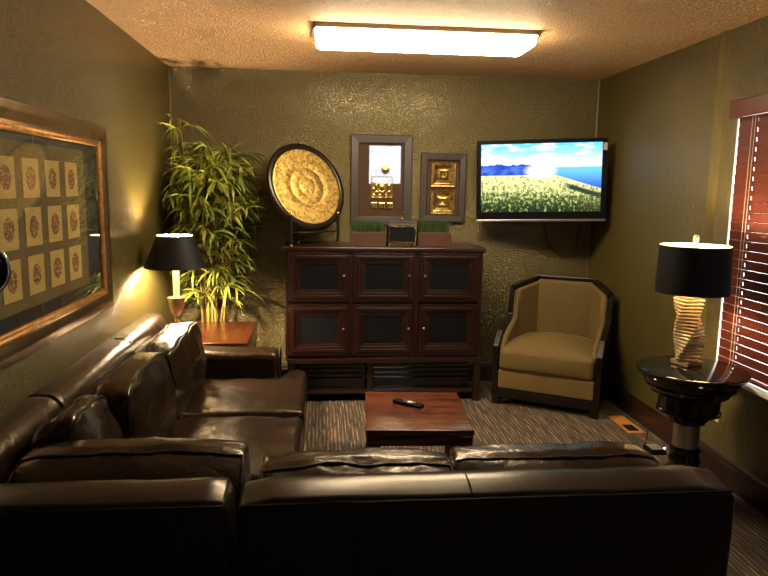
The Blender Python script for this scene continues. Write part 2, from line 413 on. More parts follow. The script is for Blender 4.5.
for i in range(5):
    for j in range(3): g_.box(2.0+i*.015, 2.008+i*.015, 3.64+j*.03, 3.662+j*.03, .0295, .0315)
g_.build('button_grid', M['button'], rt)
MB().tube([(2.0, 3.73, .02), (2.015, 3.735, .12)], .003, 6).build('antenna', M['blackplastic'], rt)
MB().lathe([(0, -.006), (.006, -.002), (.006, .002), (0, .006)], 2.085, 3.655, .03, 12).build('indicator_light', M['led'], rt)

# ------------------------------------------------------------------ ceiling fixture
cf = thing('ceiling_light', 'long white glowing ceiling light with dark metal trim rails', 'ceiling light', (.59, 3.9, H))
fx0, fx1, fy0, fy1 = -.042, 1.212, 3.71, 4.08
MB().prism([(fy0, H), (fy0, H-.006), (fy0+.018, H-.022), (fy0+.026, H-.022), (fy0+.026, H)], lambda a, b, t: (t, a, b), fx0, fx1)\
    .prism([(fy1, H), (fy1, H-.006), (fy1-.018, H-.022), (fy1-.026, H-.022), (fy1-.026, H)], lambda a, b, t: (t, a, b), fx0, fx1)\
    .box(fx0, fx0+.014, fy0+.02, fy1-.02, H-.030, H).box(fx1-.014, fx1, fy0+.02, fy1-.02, H-.030, H).build('trim_rail', simple('dark_bronze_trim', (.16, .10, .05), .3, .8), cf)
MB().rbox(fx0+.014, fx1-.014, fy0+.026, fy1-.026, H-.082, H-.004, .03, 2, seg=4).build('diffuser', M['diffuser'], cf, smooth=1.0)

# ------------------------------------------------------------------ sofas
def wr(p, amp, sc, seed):
    q = p*sc+Vector((seed*3.1, seed*1.7, seed*.9))
    return noise.fractal(q, .8, 2.1, 4)*amp
def crease(p, amp, sc, seed):
    q = p*sc+Vector((seed*2.3, seed*5.1, seed*1.9))
    return -abs(noise.noise(q))*amp+amp*.3

def back_cushion(par, x0, x1, y0, y1, z0, z1, ax, seed, lean=.0, sag=.0, cham=0, taper=0):
    """loose cushion; ax = thickness axis (0 x, 1 y); ax direction + is the sitting side"""
    c = Vector(((x0+x1)/2, (y0+y1)/2, (z0+z1)/2)); h = Vector(((x1-x0)/2, (y1-y0)/2, (z1-z0)/2))
    w = 1-ax
    def fn(p, q):
        f = (1-min(1, abs(q[w]))**2.5)*(1-min(1, abs(q[2]))**2.5)
        p = p.copy()
        p[ax] = c[ax]+(p[ax]-c[ax])*(.82+.40*f)
        p[w] += (p[w]-c[w])*.035*(1-q[2]**2)
        top = max(0, q[2])
        p[2] += top*(.016*(1-q[w]**2)) - top*sag*(1-q[w]**2) - top*(.034 if ax == 0 else .012)*abs(q[w])**5
        p[ax] -= lean*(q[2]*.5+.5)
        p[ax] -= taper*(q[2]*.5+.5)*(q[ax]*.5+.5)
        if cham: p[ax] += cham*max(0, (q[2]-.5)/.5)**1.4*(.5-.5*q[ax])
        g = Vector((wr(p, .012, 7, seed), wr(p, .012, 7, seed+9), wr(p, .012, 6, seed+4)+crease(p, .018, 11, seed)))
        if ax == 1: g = g*.55
        if ax == 0: g = g+Vector((crease(p, .034, 8, seed+2)*abs(q[0]), 0, 0))
        else: g = g+Vector((0, crease(p, .016, 8, seed+2)*abs(q[1]), 0))
        return p+g
    div = [14, 14, 11]; div[ax] = 4
    o = MB().rbox(x0, x1, y0, y1, z0, z1, .022, fn=fn, seg=3, div=div).build('back_cushion', M['leather'], par, smooth=PI)
    pm = MB()
    for s_ in (-1, 1):
        loop = []
        hw, hz, r = h[w]-.012, h[2]-.012, .03
        per = []
        N = 15
        for i in range(N): per.append((-hw+2*hw*i/N, hz))
        for i in range(N): per.append((hw, hz-2*hz*i/N))
        for i in range(N): per.append((hw-2*hw*i/N, -hz))
        for i in range(N): per.append((-hw, -hz+2*hz*i/N))
        for a, b in per:
            p = Vector(c); p[w] += a*1.012; p[2] += b*1.012; p[ax] += s_*(h[ax]-.004)
            q = Vector(((p.x-c.x)/h.x, (p.y-c.y)/h.y, (p.z-c.z)/h.z))
            loop.append(fn(p, Vector([max(-1, min(1, e)) for e in q])))
        pm.tube(loop, .0055, 6, closed=True)
    pm.build('piping', M['piping'], o, smooth=PI)
    return o

def seat_cushion(par, x0, x1, y0, y1, z0, z1, seed, front, tee=None):
    c = Vector(((x0+x1)/2, (y0+y1)/2, (z0+z1)/2))
    def fn(p, q):
        f = (1-min(1, abs(q.x))**3)*(1-min(1, abs(q.y))**3)
        p = p.copy(); p.z += max(0, q.z)*.022*f
        if tee and p.x > tee[0]: 
            k_ = min(1, (p.x-tee[0])/.03)
            if q.y > 0: p.y += k_*tee[1]*q.y
        p.z += max(0, q.z)*(wr(p, .012, 5, seed)+crease(p, .014, 9, seed))
        return p+Vector((wr(p, .005, 6, seed), wr(p, .005, 6, seed+3), 0))
    o = MB().rbox(x0, x1, y0, y1, z0, z1, .035, fn=fn, seg=4, div=(14, 14, 3)).build('seat_cushion', M['leather'], par, smooth=PI)
    return o

def sofa_back(par, x0, x1, y0, y1, ztop, ax, outer, seed, ends=(True, True)):
    """upright padded back with a rounded top roll; outer = -1/+1 side of axis ax that faces away from the seat"""
    c = Vector(((x0+x1)/2, (y0+y1)/2, 0)); 
    def fn(p, q):
        p = p.copy(); tz_ = max(0, q.z)**6
        if q[ax]*outer > -.3: p.z -= tz_*.017*min(1, (q[ax]*outer+.3)/1.3)**1.6
        else: p.z -= tz_*.05*min(1, (-q[ax]*outer-.3)/.7)**2
        p.z -= tz_*.035*max(0, (abs(q[1-ax])-.93)/.07)**2
        return p+Vector((wr(p, .004, 5, seed), wr(p, .003, 5, seed+1), max(0, q.z)*wr(p, .006, 4, seed+2)))
    div = [16, 16, 5]; div[ax] = 5
    return MB().rbox(x0, x1, y0, y1, .09, ztop, .018, fn=fn, seg=4, div=div).build('back', M['leatherback'] if ax == 1 else M['leather'], par, smooth=PI)

def feet(par, pts):
    for x, y in pts: MB().lathe([(.018, 0), (.025, .06), (.028, .095)], x, y, 0, 14).build('foot', M['blackwood'], par, smooth=.6)

NB0, NB1, ZT = 1.632, 1.802, .774
# two-seat piece in the foreground
s1 = thing('leather_loveseat', 'dark brown leather two-cushion sofa section nearest the camera, back turned, right of the gap', 'sofa', (.47, 2.0, 0))
sofa_back(s1, -.218, 1.158, NB0, NB1, ZT, 1, -1, 1)
MB().rbox(-.195, 1.12, NB1-.01, 2.385, .09, .29, .025, 3, seg=2).build('seat_frame', M['leatherback'], s1, smooth=.9)
seat_cushion(s1, -.19, .462, NB1+.01, 2.40, .28, .45, 3, 'y'); seat_cushion(s1, .468, 1.12, NB1+.01, 2.40, .28, .45, 5, 'y')
back_cushion(s1, -.186, .418, NB1-.004, NB1+.245, .44, .714, 1, 21, lean=-.03, sag=.004, cham=.135)
back_cushion(s1, .426, 1.085, NB1-.004, NB1+.245, .44, .730, 1, 33, lean=-.03, sag=.012, cham=.135)
wl = MB().tube([(-.203+1.340*i/30, NB0-.002+wr(Vector((i*.3, 0, 0)), .002, 1, 2), ZT-.026) for i in range(31)], .004, 6)
wl.build('welt', M['piping'], s1, smooth=PI)
for sx_ in (.094, .407, .705, .985):
    MB().tube([(sx_, NB0-.0005, ZT-.028), (sx_, NB0-.0005, .10)], .0022, 5).build('seam', M['piping'], s1, smooth=PI)
MB().tube([(.407, NB0+.001, ZT-.024), (.407, NB0+.02, ZT-.012), (.407, NB0+.05, ZT-.004), (.407, NB0+.10, ZT+.001)], .0022, 5).build('seam', M['piping'], s1, smooth=PI)
feet(s1, [(-.12, NB0+.07), (1.05, NB0+.07), (-.12, 2.32), (1.05, 2.32)])
# corner piece
s2 = thing('leather_corner_sofa', 'dark brown leather corner sofa section at the lower left, left of the gap', 'sofa', (-.66, 2.0, 0))
sofa_back(s2, XL+.022, -.236, NB0, NB1, ZT, 1, -1, 4)
def flat_ends(p, q, hy):
    e = hy*(1-abs(q.y)); ne = e*.2 if e < .07 else (.014+(e-.07)*(.236/.18) if e < .25 else e)
    p = p.copy(); p.y += (1 if q.y > 0 else -1)*(e-ne); return p
def fnl(p, q, hy=None):
    p = flat_ends(p, q, hy) if hy else p
    return p+Vector((wr(p, .004, 5, 7), wr(p, .004, 5, 8), max(0, q.z)*wr(p, .006, 4, 9)))
MB().rbox(XL+.022, -.93, NB1-.03, 2.425, .09, .800, .07, fn=lambda p, q: fnl(p, q, (2.425-NB1+.03)/2), seg=5, div=(2, 8, 5)).build('side_back', M['leather'], s2, smooth=PI)
MB().rbox(-.94, -.225, NB1-.01, 2.415, .09, .29, .025, 3, seg=2).build('seat_frame', M['leatherback'], s2, smooth=.9)
seat_cushion(s2, -.93, -.225, NB1+.01, 2.42, .28, .45, 6, 'y')
back_cushion(s2, -.895, -.232, NB1-.004, NB1+.245, .44, .762, 1, 47, lean=-.03, sag=.002, cham=.135)
back_cushion(s2, -.925, -.665, 2.055, 2.405, .44, .826, 0, 58, lean=.0, taper=.10, cham=.085)
MB().tube([(XL+.03+.845*i/24, NB0-.002+wr(Vector((i*.3, 3, 0)), .002, 1, 2), ZT-.026) for i in range(25)], .004, 6).build('welt', M['piping'], s2, smooth=PI)
feet(s2, [(-1.04, NB0+.07), (-.30, NB0+.07), (-.30, 2.34), (-1.04, 2.34)])
# left piece along the wall
s3 = thing('leather_sofa', 'dark brown leather sofa section along the left wall under the large framed picture', 'sofa', (-.6, 3.25, 0))
MB().rbox(XL+.022, -.93, 2.43, 4.06, .09, .800, .07, fn=lambda p, q: fnl(p, q, .815), seg=5, div=(2, 14, 5)).build('back', M['leather'], s3, smooth=PI)
for yy in (3.36,):
    MB().tube([(XL+.098, yy, .801), (XL+.105, yy, .802), (-.995, yy, .801), (-.955, yy, .784), (-.932, yy, .745), (-.929, yy, .5)], .003, 5).build('seam', M['piping'], s3, smooth=PI)
MB().rbox(-.94, -.13, 2.45, 3.84, .09, .29, .025, 3, seg=2).build('seat_frame', M['leatherback'], s3, smooth=.9)
MB().rbox(-.94, -.245, 3.835, 4.055, .09, .60, .045, fn=lambda p, q: p+Vector((0, wr(p, .004, 5, 3), max(0, q.z)*wr(p, .008, 5, 4))), seg=4, div=(8, 3, 5)).build('arm', M['leather'], s3, smooth=PI)
MB().tube([(-.243, 3.86, .10), (-.241, 3.857, .57), (-.243, 3.88, .588), (-.243, 4.02, .588), (-.243, 4.035, .57), (-.243, 4.035, .1)], .004, 6).build('welt', M['piping'], s3, smooth=PI)
seat_cushion(s3, -.93, -.085, 2.45, 3.185, .28, .45, 8, 'x')
seat_cushion(s3, -.93, -.080, 3.195, 3.828, .28, .455, 12, 'x', tee=(-.235, .17))
back_cushion(s3, -.925, -.65, 2.45, 3.085, .44, .812, 0, 51, lean=.0, taper=.05, cham=.085, sag=.0)
back_cushion(s3, -.925, -.65, 3.10, 3.825, .44, .800, 0, 66, lean=.0, taper=.03, cham=.085, sag=.0)
feet(s3, [(-1.04, 2.62), (-.2, 2.62), (-1.04, 3.98), (-.33, 3.98)])

# ------------------------------------------------------------------ coffee table + remote
ct = thing('coffee_table', 'low square rosewood coffee table with a remote on it, on the striped carpet', 'coffee table', (.498, 3.312, 0), math.radians(-3.4))
hw, hd, zt = .262, .302, .42
MB().rbox(-hw, hw, -hd, hd, zt-.032, zt, .006, 1, seg=2).build('tabletop', M['rose'], ct, local=True, smooth=.6)
MB().box(-hw+.05, hw-.05, -hd+.012, -hd+.03, zt-.085, zt-.032).box(-hw+.05, hw-.05, hd-.03, hd-.012, zt-.085, zt-.032).box(-hw+.012, -hw+.03, -hd+.05, hd-.05, zt-.085, zt-.032).box(hw-.03, hw-.012, -hd+.05, hd-.05, zt-.085, zt-.032).build('apron', M['rose'], ct, local=True)
for sx_ in (-1, 1):
    for sy_ in (-1, 1):
        a, b = sx_*(hw-.037), sy_*(hd-.037)
        MB().cbox(a-.032, a+.032, b-.032, b+.032, 0, zt-.032, .003).build('leg', M['rose'], ct, local=True)
rm = thing('remote_control', 'black remote control lying diagonally on the coffee table', 'remote control', (.468, 3.385, zt), math.radians(-36))
def fnr(p, q): return p+Vector((0, 0, .002*abs(q.x)**2)) 
MB().rbox(-.088, .088, -.022, .022, .0, .02, .008, 3, fn=lambda p, q: p+Vector((0, (p.y)*.12*q.x, -.003*q.x*max(0, q.z))), seg=3).build('remote_body', M['blackplastic'], rm, local=True, smooth=.9)
b_ = MB()
for i in range(6):
    for j in range(3): b_.lathe([(.0038, 0), (.0036, .002)], -.055+i*.018, -.011+j*.011, .019, 10)
b_.build('buttons', M['button'], rm, local=True)
MB().cbox(.0, .024, -.012, .012, .0185, .0215, .002).build('direction_pad', M['white'], rm, local=True)

# ------------------------------------------------------------------ cabinet
cb = thing('cabinet', 'tall espresso wood cabinet with six black-panelled doors against the back wall', 'cabinet', (.463, 4.95, 0))
CY, CB_ = 4.705, 5.20
MB().rbox(-.272, 1.200, CY-.018, CB_+.01, 1.115, 1.150, .008, 1, seg=2).build('cabinet_top', M['darkwoodx'], cb, smooth=.6)
MB().box(-.250, -.228, CY, CB_, .335, 1.115).box(1.150, 1.180, CY, CB_, .335, 1.115).box(-.23, 1.16, CY+.012, CB_, .335, .36).box(-.23, 1.16, CY+.012, CB_, 1.09, 1.115).box(-.23, 1.16, CB_-.02, CB_, .36, 1.09)\
    .box(.204, .236, CY, CB_-.02, .36, 1.09).box(.676, .714, CY, CB_-.02, .36, 1.09).box(-.23, 1.16, CY+.008, CB_-.02, .738, .756).build('carcass', M['darkwood'], cb, bevel=.002)
cols = [(-.226, .202), (.238, .674), (.716, 1.148)]; rows = [(.758, 1.112), (.362, .736)]
for r_, (z0, z1) in enumerate(rows):
    for c_, (x0, x1) in enumerate(cols):
        dm = MB(); w = .020
        steps = [(0, -.012), (.021, -.018), (.042, -.010), (.060, -.004)]    # stepped moulding: inset, face
        for i, (ins, fy) in enumerate(steps):
            nx = steps[i+1][0] if i < 3 else .078
            a0, a1, b0, b1 = x0+ins, x1-ins, z0+ins*1.08, z1-ins*1.08
            e = nx-ins; ez = e*1.08
            y0, y1 = CY+fy, CY+.014
            for q in ((a0, a1, b0, b0+ez), (a0, a1, b1-ez, b1), (a0, a0+e, b0+ez, b1-ez), (a1-e, a1, b0+ez, b1-ez)):
                dm.cbox(q[0], q[1], y0, y1, q[2], q[3], .003)
        dd = dm.build('door', M['darkwoodx'], cb)
        MB().box(x0+.076, x1-.076, CY+.002, CY+.012, z0+.082, z1-.082).build('panel', M['blackpanel'], dd)
        kx = x1-.036 if c_ < 2 else x0+.036
        MB().lathe([(.004, 0), (.004, .012), (.009, .016), (.010, .021), (.006, .026), (.0, .027)], n=16, cap=False, m=Matrix.Translation((kx, CY-.010, (z0+z1)/2+.01)) @ Matrix.Rotation(PI/2, 4, 'X')).build('knob', M['silver'], dd, smooth=.7)
MB().cbox(-.238, 1.190, CY-.014, CB_, .300, .336, .004).build('stand_rail', M['darkwoodx'], cb)
for x0 in (-.235, 1.140):
    for y0 in (CY-.008, CB_-.06): MB().cbox(x0, x0+.048, y0, y0+.048, 0, .300, .003).build('leg', M['darkwood'], cb)
MB().cbox(-.19, 1.142, CY+.02, CB_-.01, .060, .082, .003).build('lower_shelf', M['darkwoodx'], cb)
MB().cbox(.345, .385, CY+.03, CY+.06, .082, .300, .003).build('centre_post', M['darkwood'], cb)
for x0, x1 in ((-.16, .335), (.395, 1.12)):
    m_ = MB().box(x0, x1, CY+.09, CB_-.06, .085, .285)
    for z in (.150, .185, .222, .255): m_.cbox(x0, x1, CY+.074, CY+.09, z, z+.018, .003)
    m_.build('drawer', M['blackgloss'], cb)

# ------------------------------------------------------------------ on the cabinet
CT = 1.150
ds = thing('display_stand', 'black iron three-post stand with brass tips holding the round gold disc', 'display stand', (-.05, 4.95, CT))
n_ = Vector((.55, -.76, .34)).normalized(); ctr = Vector((-.100, 4.965, 1.573))
h_v = Vector((0, 0, 1)).cross(n_).normalized()
if h_v.x < 0: h_v = -h_v
u_v = n_.cross(h_v)
if u_v.z < 0: u_v = -u_v
RD = .335
pl_ = Vector((-.206, 4.752, 0)); pr_ = Vector((.132, 5.010, 0)); pb_ = Vector((-.165, 5.08, 0))
for p, zt_ in ((pl_, 1.378), (pr_, 1.378), (pb_, 1.30)):
    q = MB().tube([(p.x, p.y, CT+.004), (p.x, p.y, zt_-.01)], .0105, 10).build('post', M['blackiron'], ds, smooth=.9)
    MB().lathe([(0, 0), (.008, .002), (.011, .010), (.009, .020), (0, .026)], p.x, p.y, zt_-.012, 14, cap=False).build('finial', M['brass'], q, smooth=PI)
    MB().lathe([(0, 0), (.012, 0), (.012, .006), (.0095, .014), (0, .016)], p.x, p.y, CT, 14, cap=False).build('foot_cap', M['brass'], q, smooth=.9)
lo = ctr-u_v*RD*.93
MB().tube([(pl_.x, pl_.y, 1.2435), (pr_.x, pr_.y, 1.2435)], .0045, 8).tube([((pl_.x+pr_.x)/2, (pl_.y+pr_.y)/2, 1.2435), (pb_.x, pb_.y, 1.2435)], .0045, 8).build('brace', M['blackiron'], ds, smooth=PI)
rotm = Matrix((( h_v.x, u_v.x, n_.x, ctr.x), (h_v.y, u_v.y, n_.y, ctr.y), (h_v.z, u_v.z, n_.z, ctr.z), (0, 0, 0, 1)))
gd = thing('gold_disc', 'large round hammered gold disc with black rim tilted on a three-post stand', 'decorative disc', ctr, mat=rotm)
R1 = .292
prof = [(0, .009), (.055, .010), (.064, .008), (.070, .005), (.076, .008), (.10, .0065), (.136, .009), (.143, .004), (.150, .008), (.20, .006), (.235, .007), (.27, .006), (.283, .008), (R1, .004), (R1, -.012), (0, -.014)]
def ring_v(pf, n=72):
    m = MB(); m.lathe(pf, n=n, cap=False); return m
gm = ring_v(prof)
for v_ in gm.v:
    if v_.z > -.01:
        a = math.atan2(v_.y, v_.x); rr = math.hypot(v_.x, v_.y)
        v_.z += .0012*math.sin(a*24)*(1 if .09 < rr < .135 or .2 < rr < .27 else 0)+.002*noise.noise(v_*40)
gm.build('gold_face', M['goldleaf'], gd, local=True, smooth=PI)
ring_v([(R1-.004, -.012), (R1-.002, .010), (R1+.012, .016), (RD-.008, .012), (RD, .0), (RD-.006, -.014), (R1-.004, -.012)]).build('rim', M['blackwood'], gd, local=True, smooth=PI)

def frame_mb(x0, x1, z0, z1, w, prof, ax='y'):
    """mitred frame in local x,z; prof list of (t across 0..w, height toward the viewer)"""
    m = MB(); cs = [(x0, z0, 1, 1), (x1, z0, -1, 1), (x1, z1, -1, -1), (x0, z1, 1, -1)]; k = len(prof); vs = []; fs = []
    for (x, z, sx_, sz) in cs:
        for tt, hh in prof: vs.append((x+sx_*tt, -hh, z+sz*tt))
    for i in range(4):
        for j in range(k):
            a = i*k+j; b = i*k+(j+1) % k; c = ((i+1) % 4)*k+(j+1) % k; d_ = ((i+1) % 4)*k+j
            fs.append((a, b, c, d_))
    return m.add(vs, fs)

def dome_tile(m, cx, cz, s, y, kind):
    if kind == 'emboss':
        n = 40; vs = []; fs = []
        for i in range(n+1):
            for j in range(n+1):
                a, b = -1+2*i/n, -1+2*j/n; r = math.hypot(a, b); mx = max(abs(a), abs(b))
                z = .004+.008*max(0, 1-r*2.6)+.004*(abs(r-.42) < .05)
                if mx > .86: z = .010
                elif mx > .5 or r > .5: z += .005*max(0, math.sin(a*11+.4)*math.sin(b*11+.4))
                if mx > .99: z = 0
                vs.append((cx+a*s/2, y-z, cz+b*s/2))
        for i in range(n):
            for j in range(n): fs.append((i*(n+1)+j, (i+1)*(n+1)+j, (i+1)*(n+1)+j+1, i*(n+1)+j+1))
        m.add(vs, fs)
    else:
        pr = [(0, 0), (0, .014), (.06, .022), (.16, .020), (.19, .010), (.24, .010), (.27, .018), (.34, .016), (.62, .002), (.66, .012), (.80, .016), (1, .008)] if kind == 'step' else [(0, 0), (0, .010), (.3, .012), (.75, .003), (1, .003)]
        h = s/2; cs = [(-1, -1), (1, -1), (1, 1), (-1, 1)]; vs = []; fs = []
        for tt, hh in pr:
            k_ = 1-tt*(.92 if kind == 'step' else .85)
            for a, b in cs: vs.append((cx+a*h*k_, y-hh, cz+b*h*k_))
        for i in range(len(pr)-1):
            for j in range(4): fs.append((i*4+j, i*4+(j+1) % 4, (i+1)*4+(j+1) % 4, (i+1)*4+j))
        e = (len(pr)-1)*4; fs.append((e, e+1, e+2, e+3)); m.add(vs, fs)

WPROF = [(0, 0), (0, .026), (.006, .030), (.058, .026), (.066, .020), (.066, .0)]
# taller framed gold tile
pf = thing('framed_gold_tiles', 'tall grey-brown wood frame with one large and three small gold tiles on brown', 'framed art', (.474, YB-.001, 1.285))
W2, H2 = .478, .692
frame_mb(-W2/2, W2/2, 0, H2, .066, WPROF).build('frame', M['greywood'], pf, local=True)
MB().box(-W2/2+.06, W2/2-.06, -.010, -.002, .06, H2-.06).build('mat_board', M['brownmat'], pf, local=True)
m_ = MB(); dome_tile(m_, .005, .292, .172, -.010, 'emboss'); m_.build('large_tile', M['goldtile'], pf, local=True, smooth=.8, label='large square embossed gold tile')
for i in range(3):
    m_ = MB(); dome_tile(m_, -.055+i*.062, .150, .048, -.010, 'pyr'); m_.build('small_tile', M['goldtile'], pf, local=True)
MB().lathe([(0, 0), (.030, .002), (.034, .008), (.020, .012), (.012, .014), (0, .018)], n=16, cap=False, m=Matrix.Translation((.030, -.010, .425)) @ Matrix.Rotation(PI/2, 4, 'X')).lathe([(.010, 0), (.012, .006), (.006, .008)], n=10, m=Matrix.Translation((.026, -.010, .395)) @ Matrix.Rotation(PI/2, 4, 'X')).build('reflection_rosette', M['goldtile'], pf, local=True, smooth=.8)  # gold shape standing in for a reflection in the glass
MB().box(-W2/2+.062, W2/2-.062, -.0185, -.0165, .062, H2-.062).build('glass', M['glass_hi'], pf, local=True)
# smaller framed gold tiles
pg_m = Matrix.Translation((.960, YB-.001, 1.312)) @ Matrix.Rotation(math.radians(.6), 4, 'Y')
pg = thing('framed_gold_tiles', 'smaller grey-brown wood frame with two stacked square gold relief tiles beside the television', 'framed art', (0, 0, 0), mat=pg_m)
W3, H3 = .360, .535
frame_mb(-W3/2, W3/2, 0, H3, .06, [(0, 0), (0, .030), (.006, .034), (.048, .030), (.056, .022), (.056, 0)]).build('frame', M['greywood'], pg, local=True)
MB().box(-W3/2+.05, W3/2-.05, -.010, -.002, .05, H3-.05).build('mat_board', M['brownmat'], pg, local=True)
for i, z in enumerate((.158, .372)):
    m_ = MB(); dome_tile(m_, 0, z, .200, -.010, 'step'); m_.build('relief_tile', M['goldtile'], pg, local=True)
MB().box(-W3/2+.052, W3/2-.052, -.0295, -.0275, .052, H3-.052).build('glass', M['glass'], pg, local=True)

# grass planters
def planter(x0, x1, label):
    p = thing('grass_planter', label, 'planter', ((x0+x1)/2, 4.88, CT), group='wooden grass planters on the cabinet')
    y0, y1, zt_ = 4.83, 4.93, CT+.100
    MB().box(x0, x1, y0, y0+.008, CT, zt_).box(x0, x1, y1-.008, y1, CT, zt_).box(x0, x0+.008, y0+.008, y1-.008, CT, zt_).box(x1-.008, x1, y0+.008, y1-.008, CT, zt_).box(x0+.008, x1-.008, y0+.008, y1-.008, CT, CT+.07).build('planter_box', M['planter'], p, bevel=.0015)
    g = MB()
    for i in range(1500):
        x, y = random.uniform(x0+.010, x1-.010), random.uniform(y0+.010, y1-.010); hh = random.uniform(.095, .125)
        dx_, dy_ = random.gauss(0, .011), random.gauss(0, .009); a = random.uniform(0, PI); wx, wy = .0016*math.cos(a), .0016*math.sin(a); z = CT+.068
        g.add([(x-wx, y-wy, z), (x+wx, y+wy, z), (x+wx*.7+dx_*.4, y+wy*.7+dy_*.4, z+hh*.6), (x-wx*.7+dx_*.4, y-wy*.7+dy_*.4, z+hh*.6), (x+dx_, y+dy_, z+hh)], [(0, 1, 2, 3), (3, 2, 4)])
    g.build('grass', M['grass'], p, kind='stuff')
    return p
planter(.224, .474, 'wooden box of clipped green grass left of the small studded chest')
planter(.716, .966, 'wooden box of clipped green grass right of the small studded chest')
# studded chest between the planters
ch = thing('studded_chest', 'small black studded chest with gold trim and arched handle between the grass planters', 'chest', (.60, 4.87, CT))
x0, x1, y0, y1 = .486, .704, 4.80, 4.92
MB().cbox(x0+.008, x1-.008, y0+.008, y1-.008, CT+.022, CT+.150, .003).build('body', M['blackpanel'], ch)
MB().prism([(y0+.004, CT+.150), (y0+.004, CT+.156), (y0+.036, CT+.180), (y1-.036, CT+.180), (y1-.004, CT+.156), (y1-.004, CT+.150)], lambda a, b, t: (t, a, b), x0+.004, x1-.004).build('lid', simple('dark_grey_lid', (.045, .045, .042), .45), ch)
s_ = MB()
for i in range(25):
    xx = x0+.012+(x1-x0-.024)*i/24
    for z in (CT+.030, CT+.143): s_.lathe([(.0027, 0), (.0021, .0022), (0, .003)], n=8, cap=False, m=Matrix.Translation((xx, y0+.008, z)) @ Matrix.Rotation(PI/2, 4, 'X'))
for i in range(1, 11):
    z = CT+.030+.113*i/11
    for xx in (x0+.012, x1-.012): s_.lathe([(.0027, 0), (.0021, .0022), (0, .003)], n=8, cap=False, m=Matrix.Translation((xx, y0+.008, z)) @ Matrix.Rotation(PI/2, 4, 'X'))
s_.build('stud_border', M['brass'], ch, smooth=PI)
for xx in (x0+.006, x1-.030):
    for yy in (y0+.002, y1-.026): MB().cbox(xx, xx+.024, yy, yy+.024, CT, CT+.022, .002).build('foot', M['planter'], ch)
MB().tube([(x0-.003, y0+.004, CT+.0), (x0-.003, y0+.004, CT+.175), (x0+.004, y0+.004, CT+.190), (x0+.02, y0+.004, CT+.195), (x1-.02, y0+.004, CT+.195), (x1-.004, y0+.004, CT+.190), (x1+.003, y0+.004, CT+.175), (x1+.003, y0+.004, CT)], .005, 8).build('handle', M['blackiron'], ch, smooth=PI)
MB().lathe([(.007, 0), (.010, .006), (.006, .012), (.009, .024), (.009, .048), (.011, .052), (.005, .058), (0, .060)], .595, y0+.004, CT+.195, 16).build('finial', M['brass'], ch, smooth=.7)

# ------------------------------------------------------------------ television
tl, tr = Vector((1.194, 5.06, 0)), Vector((2.126, 4.82, 0)); ex = (tr-tl).normalized(); TW = (tr-tl).length
rz = math.atan2(ex.y, ex.x)
tm = Matrix.Translation(((tl.x+tr.x)/2, (tl.y+tr.y)/2, 1.642)) @ Matrix.Rotation(rz, 4, 'Z') @ Matrix.Rotation(math.radians(3), 4, 'X') @ Matrix.Rotation(math.radians(-1.7), 4, 'Y')
tv = thing('television', 'flat black television showing a bright lake landscape, mounted across the back right corner', 'television', (0, 0, 0), mat=tm)
a, b = TW/2, .308
sx0, sx1, sz0, sz1 = -a+.035, a-.040, -b+.075, b-.030
MB().cbox(-a, a, 0, .045, -b+.012, b, .005).build('casing', M['blackplastic'], tv, local=True)
MB().box(-a, sx0, -.006, .002, -b+.018, b).box(sx1, a, -.006, .002, -b+.018, b).box(sx0, sx1, -.006, .002, sz1, b).box(sx0, sx1, -.006, .002, -b+.018, sz0).build('bezel', M['blackplastic'], tv, local=True)
MB().box(sx0, sx1, -.003, -.0012, sz0, sz1).build('screen', M['screen'], tv, local=True)
MB().cbox(-a, a, -.010, .006, -b, -b+.018, .003).build('silver_strip', M['silver'], tv, local=True)
MB().box(sx1+.006, sx1+.034, -.0072, -.0058, b-.090, b-.036).build('sticker', simple('pale_sticker', (.5, .35, .32), .5), tv, local=True)
MB().box(-.14, .14, .045, .075, -.14, .14).box(-.03, .03, .075, .272, -.05, .05).build('wall_bracket', M['blackiron'], tv, local=True)
wm_ = tm @ Vector((.27, .03, -.30)); wn_ = tm @ Vector((.03, .03, -.30))
cabl = []
for q_ in ((1.80, 1.34), (1.815, 1.25), (1.84, 1.17), (1.869, 1.125), (1.93, 1.06), (2.002, 1.027), (2.05, 1.045), (2.085, 1.09), (2.09, 1.17), (2.104, 1.297), (2.11, 1.34)):
    cabl.append((q_[0], 5.232, q_[1]))
tag(MB().tube(cabl, .0035, 6).build('power_cord', M['blackplastic'], smooth=PI, loc=(1.75, 5.23, 1.1)), 'thin black power cable looping down the wall beneath the television', 'cable')

